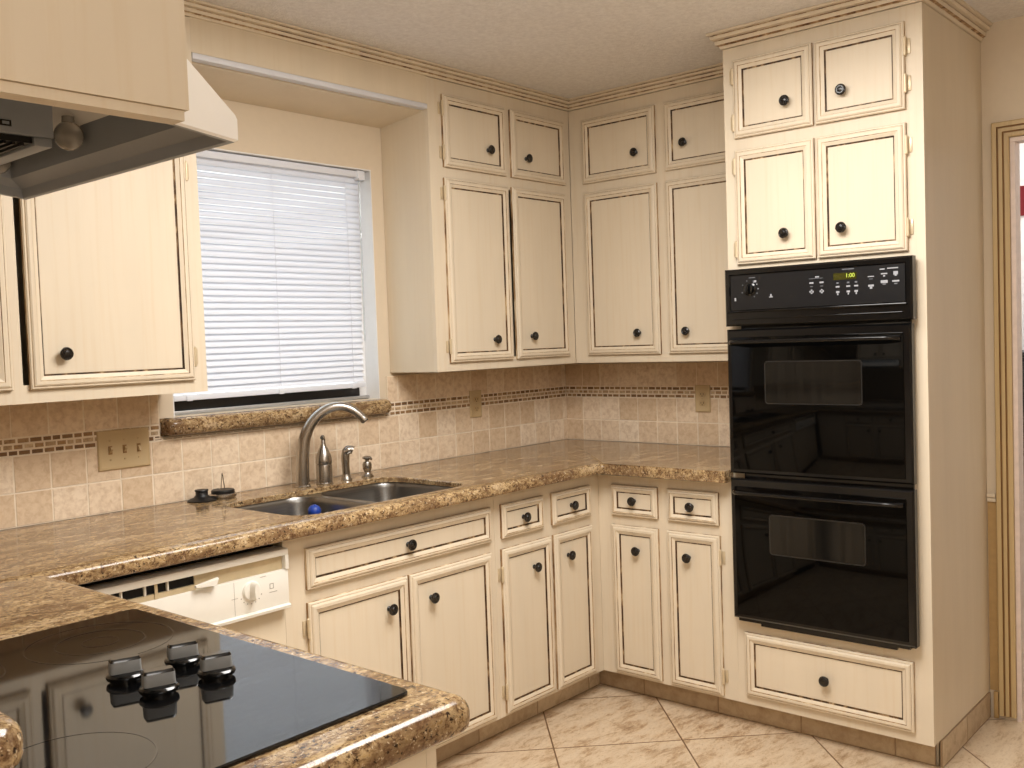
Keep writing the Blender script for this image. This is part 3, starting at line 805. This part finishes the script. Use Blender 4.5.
sk = thing('kitchen_sink', 'stainless steel double bowl sink set under the granite worktop', 'sink', (-1.695, -.395, .72))
bm = BM()
outer = rrect(-2.105, -1.315, -.645, -.155, .10, 6)
bowls = [rrect(-2.082, -1.728, -.622, -.178, .085, 6), rrect(-1.700, -1.338, -.622, -.178, .085, 6)]
zt = ZC - .0188
ol = [bm.verts.new((x, y, zt)) for x, y in outer]
oes = [bm.edges.new((ol[i], ol[(i + 1) % len(ol)])) for i in range(len(ol))]
es = list(oes)
for b in bowls:
    loops = [[(x, y, zt - dzz) for x, y in inset_poly(b, [d] * len(b))] for d, dzz in ((0, 0), (.003, .004), (.006, .02), (.012, .15), (.022, .172), (.04, .182), (.07, .186))]
    L = loft(bm, loops, None, False, True)
    es += [bm.edges.get((L[0][i], L[0][(i + 1) % len(L[0])])) for i in range(len(L[0]))]
bmesh.ops.triangle_fill(bm, use_beauty=True, use_dissolve=False, edges=es)
obj('basin', bm, 'steel', sk, None, 50)
for x in (-1.897, -1.497):
    bm = BM(); lathe(bm, [(.045, 0), (.045, .002), (.036, .003), (.030, -.0), (.012, -.0005)], Matrix.Translation((x, -.395, zt - .1855)), 24); obj('drain', bm, 'nickel', sk)
    
# ------------------------------------------------------------------ sink fittings
zc = ZC + .0004
f = thing('kitchen_faucet', 'tall brushed nickel gooseneck faucet standing behind the sink', 'faucet', (-1.685, -.116, zc))
d = Vector((.8, -.6, 0)); b0 = Vector((-1.685, -.116, 0))
sp = [(0, .94), (0.001, 1.0), (.005, 1.06), (.014, 1.112), (.036, 1.160), (.072, 1.197), (.112, 1.216), (.150, 1.217), (.186, 1.202), (.214, 1.178), (.226, 1.164)]
pts = smooth_path([b0 + d * s + Vector((0, 0, z + (.0004 if z < .95 else 0))) for s, z in sp], 5)
n = len(pts); rad = []
for i in range(n):
    t = i / (n - 1); rad.append(.0245 - .0015 * min(1, t / .15) - .0080 * min(1, max(0, (t - .15) / .6)) + (.0006 if t > .93 else 0))
bm = BM(); tube(bm, pts, rad, 20); obj('spout', bm, 'nickel', f)
e = pts[-1]; dirn = (pts[-1] - pts[-3]).normalized()
bm = BM(); tube(bm, [e + dirn * .0003, e + dirn * .004], [.0135, .0125], 18); obj('aerator', bm, 'black', f)
bm = BM(); lathe(bm, [(.0285, 0), (.0285, .003), (.0255, .006), (.0250, .006)], Matrix.Translation((-1.685, -.116, zc)), 28); obj('base_ring', bm, 'nickel', f)
f = thing('mixer_lever', 'bottle-shaped brushed nickel lever post right of the faucet', 'faucet control', (-1.595, -.125, zc))
bm = BM(); lathe(bm, [(.030, 0), (.030, .004), (.0285, .006), (.0285, .066), (.0275, .070)], Matrix.Translation((-1.595, -.125, zc)), 28); obj('base', bm, 'nickel', f)
bm = BM(); lathe(bm, [(.0275, .0715), (.0285, .073), (.0285, .085), (.0255, .104), (.0185, .120), (.012, .133), (.008, .146), (.0075, .160), (.006, .163)], Matrix.Translation((-1.595, -.125, zc)), 28)
tube(bm, smooth_path([(-1.594, -.125, zc + .156), (-1.597, -.128, zc + .164), (-1.606, -.136, zc + .170), (-1.616, -.145, zc + .168)], 4), [.0075] * 8 + [.0065] * 5, 12)
obj('lever', bm, 'nickel', f)
f = thing('side_sprayer', 'slim brushed nickel side sprayer between lever post and soap pump', 'sprayer', (-1.493, -.123, zc))
bm = BM(); lathe(bm, [(.021, 0), (.021, .003), (.0165, .010), (.0145, .022), (.0135, .022)], Matrix.Translation((-1.493, -.123, zc)), 24); obj('holder', bm, 'nickel', f)
bm = BM(); tube(bm, smooth_path([(-1.493, -.123, zc + .0225), (-1.494, -.122, zc + .06), (-1.493, -.123, zc + .094), (-1.488, -.127, zc + .108), (-1.478, -.136, zc + .111), (-1.472, -.142, zc + .108)], 4), [.0140] * 5 + [.0150] * 5 + [.0165] * 5 + [.0150] * 6, 16)
obj('spray_head', bm, 'nickel', f)
f = thing('soap_pump', 'short brushed nickel soap pump rightmost of the fittings behind the sink', 'soap dispenser', (-1.388, -.118, zc))
bm = BM(); lathe(bm, [(.0235, 0), (.0235, .003), (.0175, .008), (.0135, .014), (.0130, .020), (.0170, .030), (.0175, .045), (.014, .054), (.0085, .056)], Matrix.Translation((-1.388, -.118, zc)), 24); obj('body', bm, 'nickel', f)
bm = BM(); lathe(bm, [(.0075, .0565), (.0075, .063), (.0165, .066), (.0175, .071), (.014, .075), (.005, .077)], Matrix.Translation((-1.388, -.118, zc)), 24)
tube(bm, [(-1.388, -.125, zc + .069), (-1.388, -.140, zc + .068), (-1.388, -.144, zc + .065)], [.006, .005, .004], 10); obj('pump_head', bm, 'nickel', f)
# strainers
bm = BM(); lathe(bm, [(.046, 0), (.047, .003), (.040, .007), (.026, .012), (.020, .020), (.0195, .030), (.0225, .034), (.021, .037), (.010, .0375)], Matrix.Translation((-2.052, -.062, zc)), 28)
tag(obj('sink_stopper', bm, 'black'), 'black rubber sink stopper lying on the granite behind the sink', 'stopper')
f = thing('basket_strainer', 'black and steel basket strainer with an upright wire prong, beside the rubber stopper', 'strainer', (-1.975, -.066, zc))
bm = BM(); lathe(bm, [(.040, 0), (.0405, .003), (.044, .006), (.044, .012), (.0405, .0155), (.0385, .0155)], Matrix.Translation((-1.975, -.066, zc)), 28); obj('rim', bm, 'nickel', f)
bm = BM(); lathe(bm, [(.038, .0158), (.0385, .024), (.035, .028), (.012, .029)], Matrix.Translation((-1.975, -.066, zc)), 28); obj('rubber_gasket', bm, 'black', f, 'black rubber top')
bm = BM(); tube(bm, smooth_path([(-1.982, -.066, zc + .0292), (-1.979, -.066, zc + .055), (-1.975, -.066, zc + .082), (-1.971, -.066, zc + .055), (-1.968, -.066, zc + .0292)], 4), .0016, 8); obj('prong', bm, 'nickel', f)
# dish brush standing in the left bowl
f = thing('dish_brush', 'blue round-headed dish brush standing in the left sink bowl', 'dish brush', (-1.80, -.33, zt - .185))
bm = BM(); bmesh.ops.create_icosphere(bm, subdivisions=3, radius=.022)
for v in bm.verts: v.co *= 1 + .05 * math.sin(v.co.x * 330) * math.sin(v.co.y * 310 + 1) * math.sin(v.co.z * 290 + 2)
bmesh.ops.translate(bm, verts=bm.verts, vec=(-1.785, -.305, .886)); obj('head', bm, 'blue', f)
bm = BM(); tube(bm, smooth_path([(-1.785, -.305, .866), (-1.789, -.312, .82), (-1.797, -.325, .78), (-1.80, -.33, zt - .1835)], 4), [.007] * 10 + [.009] * 3, 12); obj('stick', bm, 'blue', f)

# ------------------------------------------------------------------ granite window sill
bm = BM()
x0, x1, y0 = -2.150, -1.175, -.050
def sarc(cx, cy, r, a0): return [(cx + r * math.cos(a0 + j / 5 * PI / 2), cy + r * math.sin(a0 + j / 5 * PI / 2)) for j in range(6)]
r = .03
poly = sarc(x0 + r, y0 + r, r, PI) + sarc(x1 - r, y0 + r, r, 1.5 * PI) + [(x1, -.0005), (WX1 - .006, -.0005), (WX1 - .006, .058), (WX0 + .006, .058), (WX0 + .006, -.0005), (x0, -.0005)]
slab(bm, poly, [1] * 12 + [0] * 6, 1.160, 1.2175, .026, .022)
o = struct('trim_window_sill', bm, 'granite', 40)

# ------------------------------------------------------------------ blind
bl = thing('window_blind', 'white closed horizontal slat blind hanging in the window over the sink', 'blind', ((WX0 + WX1) / 2, .035, 1.27))
BX0, BX1 = WX0 + .012, -1.232
bm = BM()
box(bm, BX0, BX1, .018, .050, 2.086, 2.110, 0, .002); box(bm, BX1 - .03, BX1 + .006, .012, .054, 2.076, 2.112, 0, .002)
obj('headrail', bm, 'slat', bl)
bm = BM(); N = 36
for i in range(N):
    z = 2.074 - i * (2.074 - 1.302) / (N - 1); loops = []
    wob = random.uniform(-.01, .01); tilt = math.radians(62) + wob * .6
    cr = []
    for k in range(6):
        s = (k / 5 - .5) * .0265; bow = .0028 * (1 - (2 * s / .0265) ** 2)
        yy = .034 + s * math.cos(tilt) + bow * math.sin(tilt) ; zz = z + s * math.sin(tilt) - bow * math.cos(tilt)
        # lower edge towards the room, upper edge towards the glass
        cr.append((yy, zz))
    back = [(y + .0007, zq + .0002) for y, zq in reversed(cr)]
    sag = lambda x: .0003 * math.sin((x - BX0) * 9 + i)
    loops = [[(x, y, zq + sag(x)) for y, zq in cr + back] for x in [BX0 + .003 + (BX1 - BX0 - .006) * q / 8 for q in range(9)]]
    loft(bm, loops, None, True, True)
SKEW = lambda z: -.022 * (2.086 - z) / .8      # the blind hangs slightly askew
for v in bm.verts: v.co.x += SKEW(v.co.z) * (v.co.x - BX0) / (BX1 - BX0)
obj('slats', bm, 'slat', bl, None, 60)
bm = BM(); box(bm, BX0 + .002, BX1 - .002 + SKEW(1.28), .020, .046, 1.268, 1.288, 0, .003); obj('bottom_rail', bm, 'slat', bl)
for x in (-2.03, -1.66, -1.32):
    bm = BM(); tube(bm, [(x, .0185, 2.086), (x, .0175, 1.7), (x, .018, 1.289)], .0009, 6); obj('ladder_cord', bm, 'slat', bl)
    bm = BM(); box(bm, x - .012, x + .012, .014, .0195, 1.266, 1.284, 0, .003); obj('cord_clip', bm, 'slat', bl)
bm = BM(); tube(bm, [(-1.262, .010, 2.08), (-1.263, .006, 2.06), (-1.268, .004, 1.45)], [.0022, .003, .0034], 8); obj('tilt_wand', bm, 'glass', bl)

# ------------------------------------------------------------------ switch plate and sockets
def plate(name, F, label, cat, a0, a1, z0, z1, kind):
    ca, cz = (a0 + a1) / 2, (z0 + z1) / 2
    p = thing(name, label, cat, F(ca, .009, z0))
    h0 = .0085
    bm = BM()
    lp = lambda d, h: [F(a0 + d, h, z0 + d), F(a1 - d, h, z0 + d), F(a1 - d, h, z1 - d), F(a0 + d, h, z1 - d)]
    loft(bm, [lp(0, h0), lp(0, h0 + .003), lp(.003, h0 + .006), (lp(.008, h0 + .0065)), lp(.010, h0 + .0055)], None, True, True)
    obj('cover_plate', bm, 'almond', p)
    if kind == 'switch':
        for k in (-1, 0, 1):
            a = ca + k * .047; bm = BM()
            fbox(bm, F, a - .006, a + .006, h0 + .0056, h0 + .0072, cz - .013, cz + .013, 1)
            up = 1 if k < 1 else -1
            loft(bm, [[F(a - .004, h0 + .007, cz - .008), F(a + .004, h0 + .007, cz - .008), F(a + .004, h0 + .007, cz + .008), F(a - .004, h0 + .007, cz + .008)],
                      [F(a - .0035, h0 + .018, cz - .003 + up * .006), F(a + .0035, h0 + .018, cz - .003 + up * .006), F(a + .0035, h0 + .016, cz + .004 + up * .006), F(a - .0035, h0 + .016, cz + .004 + up * .006)]], [0], True, True)
            obj('toggle', bm, ['almond_in', 'casing_groove'], p)
            for s in (-1, 1):
                bm = BM(); q = Vector(F(a, h0 + .0056, cz + s * .030)); q2 = Vector(F(a, h0 + .0072, cz + s * .030))
                tube(bm, [q, q2], .0032, 10); obj('screw', bm, 'almond_in', p)
    else:
        for s in (-1, 1):
            bm = BM(); zz = cz + s * .0195
            o_ = [F(a + ca, 0, b) for a, b in []]
            pts0 = [(ca + .0165 * math.cos(t), zz + max(-.012, min(.012, .0165 * math.sin(t)))) for t in [2 * PI * j / 24 for j in range(24)]]
            loft(bm, [[F(a, h0 + .0056, z) for a, z in pts0], [F(a, h0 + .0078, z) for a, z in pts0]], [0], True, True, 0)
            for da, hh in ((-.0062, .0045), (.0062, .0036)): fbox(bm, F, ca + da - .0011, ca + da + .0011, h0 + .0079, h0 + .0082, zz + .001 - hh, zz + .001 + hh, 1)
            fbox(bm, F, ca - .002, ca + .002, h0 + .0079, h0 + .0082, zz - .0095, zz - .006, 1)
            obj('receptacle', bm, ['almond_in', 'dark_void'], p)
        bm = BM(); tube(bm, [F(ca, h0 + .0056, cz), F(ca, h0 + .0072, cz)], .0032, 10); obj('screw', bm, 'almond_in', p)
    return p
plate('light_switch', fs(-.003), 'tan three-toggle switch plate on the tiles left of the window', 'light switch', -2.368, -2.197, 1.072, 1.196, 'switch')
plate('wall_socket', fs(-.003), 'tan double socket on the window wall tiles under the corner upper cabinet', 'socket', -.697, -.623, 1.100, 1.218, 'socket')
plate('wall_socket', fr(0), 'tan double socket on the tiles next to the oven tower', 'socket', -.797, -.722, 1.088, 1.206, 'socket')

# ------------------------------------------------------------------ cooktop
ck = thing('cooktop', 'black ceramic glass cooktop with four standing knobs, set in the peninsula worktop', 'cooktop', (-3.15, -1.548, ZC))
CX0, CX1, CY0, CY1 = -3.418, -2.888, -1.943, -1.176
bm = BM(); o_ = rrect(CX0, CX1, CY0, CY1, .016, 5); zz = ZC + .0006
loft(bm, [[(x, y, zz) for x, y in o_], [(x, y, zz + .0035) for x, y in o_], [(x, y, zz + .0055) for x, y in inset_poly(o_, [.002] * len(o_))]], None, True, True)
obj('glass_top', bm, 'cooktop', ck)
zg = zz + .0057
def ring(cx, cy, r, w=.0022):
    bm = BM(); lathe(bm, [(r, 0), (r, .0002), (r - w, .0002), (r - w, 0)], Matrix.Translation((cx, cy, zg)), 64, cap=False); obj('burner_ring', bm, 'burner', ck, 'thin grey burner ring')
for cx, cy, r in ((-3.035, -1.335, .118), (-3.035, -1.335, .072), (-3.285, -1.32, .095), (-3.30, -1.79, .098), (-3.035, -1.335, .030)): ring(cx, cy, r)
for cx, cy in ((-3.109, -1.560), (-3.109, -1.655), (-3.018, -1.566), (-3.019, -1.660)):
    bm = BM()
    lathe(bm, [(.022, 0), (.022, .003), (.0265, .0045), (.0275, .007), (.0275, .010), (.025, .0125), (.021, .0135), (.010, .0138)], Matrix.Translation((cx, cy, zg)), 28)
    k = obj('knob', bm, 'knob_plastic', ck, 'black upright control knob')
    bm = BM(); ca, sa = math.cos(-.32), math.sin(-.32)
    def gp(u, v, z): return (cx + u * ca - v * sa, cy + u * sa + v * ca, zg + z)
    lp = [[gp(u, v, .0140) for u, v in rrect(-.0225, .0225, -.0115, .0115, .005, 3)], [gp(u, v, .0310) for u, v in rrect(-.0220, .0220, -.0100, .0100, .005, 3)], [gp(u, v, .0355) for u, v in rrect(-.0195, .0195, -.0075, .0075, .004, 3)]]
    loft(bm, lp, [0, 1], True, True, 1)
    obj('grip', bm, ['knob_grey', 'knob_plastic'], k, 'grey-sided grip')

# ------------------------------------------------------------------ raised bar behind the cooktop
bm = BM(); box(bm, -3.58, -3.458, -1.95, -.002, 0, 1.05); struct('wall_peninsula', bm, 'wall')
bm = BM(); bx1 = -3.432; by0 = -2.03; r = .05
arc = [(bx1 - r + r * math.cos(-PI / 2 + j / 6 * PI / 2), by0 + r + r * math.sin(-PI / 2 + j / 6 * PI / 2)) for j in range(7)]
poly = [(-3.85, by0)] + arc + [(bx1, -.004), (-3.85, -.004)]
slab(bm, poly, [1] * 8 + [0, 1], 1.0505, 1.096, .022, .012)
tag(obj('raised_bar_top', bm, 'granite', None, None, 40), 'glossy granite bar top with a rounded end, above and behind the cooktop', 'bar top')

# ------------------------------------------------------------------ hood and its cabinet
HX, HB = -3.081, 1.693; HY0, HY1 = -1.870, -1.255; HXB = -3.50
hd = thing('range_hood', 'white under-cabinet range hood over the cooktop', 'range hood', ((HX + HXB) / 2, (HY0 + HY1) / 2, HB))
bm = BM()
def rect(x0, x1, y0, y1, z):
    t = .13 if z < 1.73 else 0      # the underside rises towards the wall
    return [(x0, y0, z + t * (HX - x0)), (x1, y0, z + t * (HX - x1)), (x1, y1, z + t * (HX - x1)), (x0, y1, z + t * (HX - x0))]
# outer skin: top, slope, front lip; then the rim and the recessed pan
loft(bm, [rect(HXB, -3.195, HY0 + .004, HY1 - .004, 1.826), rect(HXB, -3.19, HY0 + .001, HY1 - .001, 1.824), rect(HXB, HX - .003, HY0, HY1, 1.727), rect(HXB, HX, HY0, HY1, 1.722), rect(HXB, HX, HY0, HY1, HB + .003), rect(HXB + .003, HX - .003, HY0 + .003, HY1 - .003, HB),
          rect(HXB + .012, HX - .010, HY0 + .010, HY1 - .010, HB), rect(HXB + .016, HX - .014, HY0 + .014, HY1 - .014, HB + .014), rect(HXB + .05, HX - .036, HY0 + .030, HY1 - .030, HB + .024), rect(HXB + .05, HX - .050, HY0 + .050, HY1 - .050, HB + .118)],
     [0, 0, 0, 0, 0, 1, 1, 1, 1], True, True, 1)
obj('hood_shell', bm, ['white_enamel', 'hood_inner_shaded'], hd, None, 25)
bm = BM(); box(bm, -3.47, -3.172, -1.562, -1.33, 1.735, HB + .1175, 0, .002)
box(bm, -3.245, -3.230, -1.5627, -1.5635, 1.744, 1.752, 1); box(bm, -3.242, -3.233, -1.5637, -1.5642, 1.746, 1.750, 0)
obj('fan_housing', bm, ['hood_inner_shaded', 'dark_void'], hd)
bm = BM()
box(bm, -3.468, -3.20, -1.555, -1.34, 1.726, 1.7345, 0)
for k in range(22): box(bm, -3.466 + k * .012, -3.462 + k * .012, -1.553, -1.342, 1.722, 1.726, 0)
box(bm, -3.199, -3.174, -1.56, -1.332, 1.722, 1.7345, 1, .002)
obj('grease_filter', bm, ['filter', 'hood_inner_shaded'], hd, 'dark ribbed grease filter')
for by in (-1.546, -1.300):
    bm = BM(); mt_ = Matrix.Translation((-3.1435, by, 1.745)) @ Matrix.Scale(1.06, 4)
    R_ = .0195
    lathe(bm, [(R_ * math.sin(a), -R_ * math.cos(a)) for a in [.05 + k * (PI - .5) / 12 for k in range(13)]] + [(.008, .022), (.008, .026)], mt_, 24)
    obj('light_bulb', bm, 'bulb', hd, 'clear glass light bulb')

hc = thing('hood_cabinet', 'cream glazed cabinet hung from the ceiling above the white range hood', 'cabinet', (-3.35, -1.56, 1.70))
bm = BM()
HCX = -3.187
box(bm, -3.51, HCX, -1.932, -1.902, 1.7065, 2.44)
box(bm, -3.51, HCX - .004, -1.928, -1.902, 1.6945, 1.706)
box(bm, -3.51, HCX, -1.252, -1.222, 1.7065, 2.44)
box(bm, -3.51, HCX, -1.901, -1.253, 1.835, 1.853); box(bm, -3.51, -3.492, -1.901, -1.253, 1.8535, 2.44); box(bm, -3.49, HCX, -1.901, -1.253, 2.42, 2.44)
box(bm, -3.51, HCX, -1.932, -1.222, 2.4405, ZT - .001)
obj('carcass', bm, 'cream', hc, smooth=0)
F = fp(HCX)
for a, b in ((-1.925, -1.582), (-1.572, -1.229)): door(hc, F, 'p', a, b, 1.86, 2.39, (b - .06 if a < -1.6 else a + .06, 1.93))

# ------------------------------------------------------------------ next room
bm = BM()
nseg = 40
loops = []
for z in (1.955, 2.03, 2.10):
    loops.append([(1.535 + .010 * math.sin(i * 1.3), -1.15 - i * .018, z) for i in range(nseg)] + [(1.549, -1.15 - i * .018, z) for i in reversed(range(nseg))])
loft(bm, loops, None, True, True)
tag(obj('curtain_valance', bm, 'red'), 'dark red fabric strip on the white wall seen through the doorway', 'curtain')

cb = thing('dark_cupboard', 'black cupboard standing in the next room, a sliver seen through the doorway', 'cupboard', (1.30, -1.75, 0))
bm = BM(); box(bm, 1.11, 1.53, -2.3, -1.2, -.0015, 1.27, 0, .006); box(bm, 1.09, 1.54, -2.32, -1.18, 1.2705, 1.295, 0, .004); obj('body', bm, 'bronze', cb)
for a, b in ((-2.28, -1.755), (-1.745, -1.22)):
    bm = BM(); box(bm, 1.092, 1.1095, a, b, .08, 1.25, 0, .004); obj('door', bm, 'bronze', cb)

# ------------------------------------------------------------------ lights
def area(name, loc, size, power, color, target, sy=None):
    l = bpy.data.lights.new(name, 'AREA'); l.energy = power; l.color = color; l.size = size
    if sy: l.shape = 'RECTANGLE'; l.size_y = sy
    o = bpy.data.objects.new(name, l); COL.objects.link(o); o.location = loc
    o.rotation_euler = (Vector(target) - Vector(loc)).to_track_quat('-Z', 'Y').to_euler(); return o
def point(name, loc, rad, power, color):
    l = bpy.data.lights.new(name, 'POINT'); l.energy = power; l.color = color; l.shadow_soft_size = rad
    o = bpy.data.objects.new(name, l); COL.objects.link(o); o.location = loc; return o
area('kitchen_ceiling_light', (-1.95, -1.70, ZT - .06), 1.1, 65, (1, .97, .93), (-1.95, -1.70, 0), 1.0)
point('kitchen_ceiling_lamp', (-2.05, -1.86, 2.15), .14, 9, (1, .97, .93))
area('rear_fill_light', (-3.9, -4.4, ZT - .03), 1.3, 34, (1, .98, .95), (-3.5, -3.8, 0), 1.3)  # added fill from behind the camera, no known fixture
area('ceiling_bounce_fill', (-4.2, -4.5, 1.5), .6, 55, (1, .98, .95), (-4.2, -4.5, ZT))  # added upward fill that bounces off the ceiling, not a room lamp
area('next_room_light', (.9, -2.0, ZT - .03), .6, 12, (1, .98, .97), (.9, -2.0, 0))
wd = bpy.data.worlds.new('World'); S.world = wd; wd.use_nodes = True
wd.node_tree.nodes['Background'].inputs[0].default_value = (.92, .96, 1, 1); wd.node_tree.nodes['Background'].inputs[1].default_value = 4

# ------------------------------------------------------------------ camera
def cam():
    yaw, pt, ro = -.8579, -.0439, -.0354
    cy, sy = math.cos(yaw), math.sin(yaw)
    fwd = Vector((-sy * math.cos(pt), cy * math.cos(pt), math.sin(pt))); rt = Vector((cy, sy, 0)); up = rt.cross(fwd)
    c, s = math.cos(ro), math.sin(ro)
    r2 = c * rt + s * up; u2 = -s * rt + c * up
    cd = bpy.data.cameras.new('Camera'); cd.sensor_width = 36; cd.lens = 36 * 988.27 / 1024; cd.clip_start = .02
    o = bpy.data.objects.new('Camera', cd); COL.objects.link(o)
    m = Matrix((r2, u2, -fwd)).transposed().to_4x4(); m.translation = Vector((-3.8195, -2.9530, 1.4299)); o.matrix_world = m
    S.camera = o
cam()
S.view_settings.view_transform = 'Standard'; S.view_settings.look = 'None'; S.view_settings.gamma = 1
S.view_settings.use_curve_mapping = False; S.view_settings.exposure = -.13
S.cycles.max_bounces = 8; S.cycles.use_denoising = True
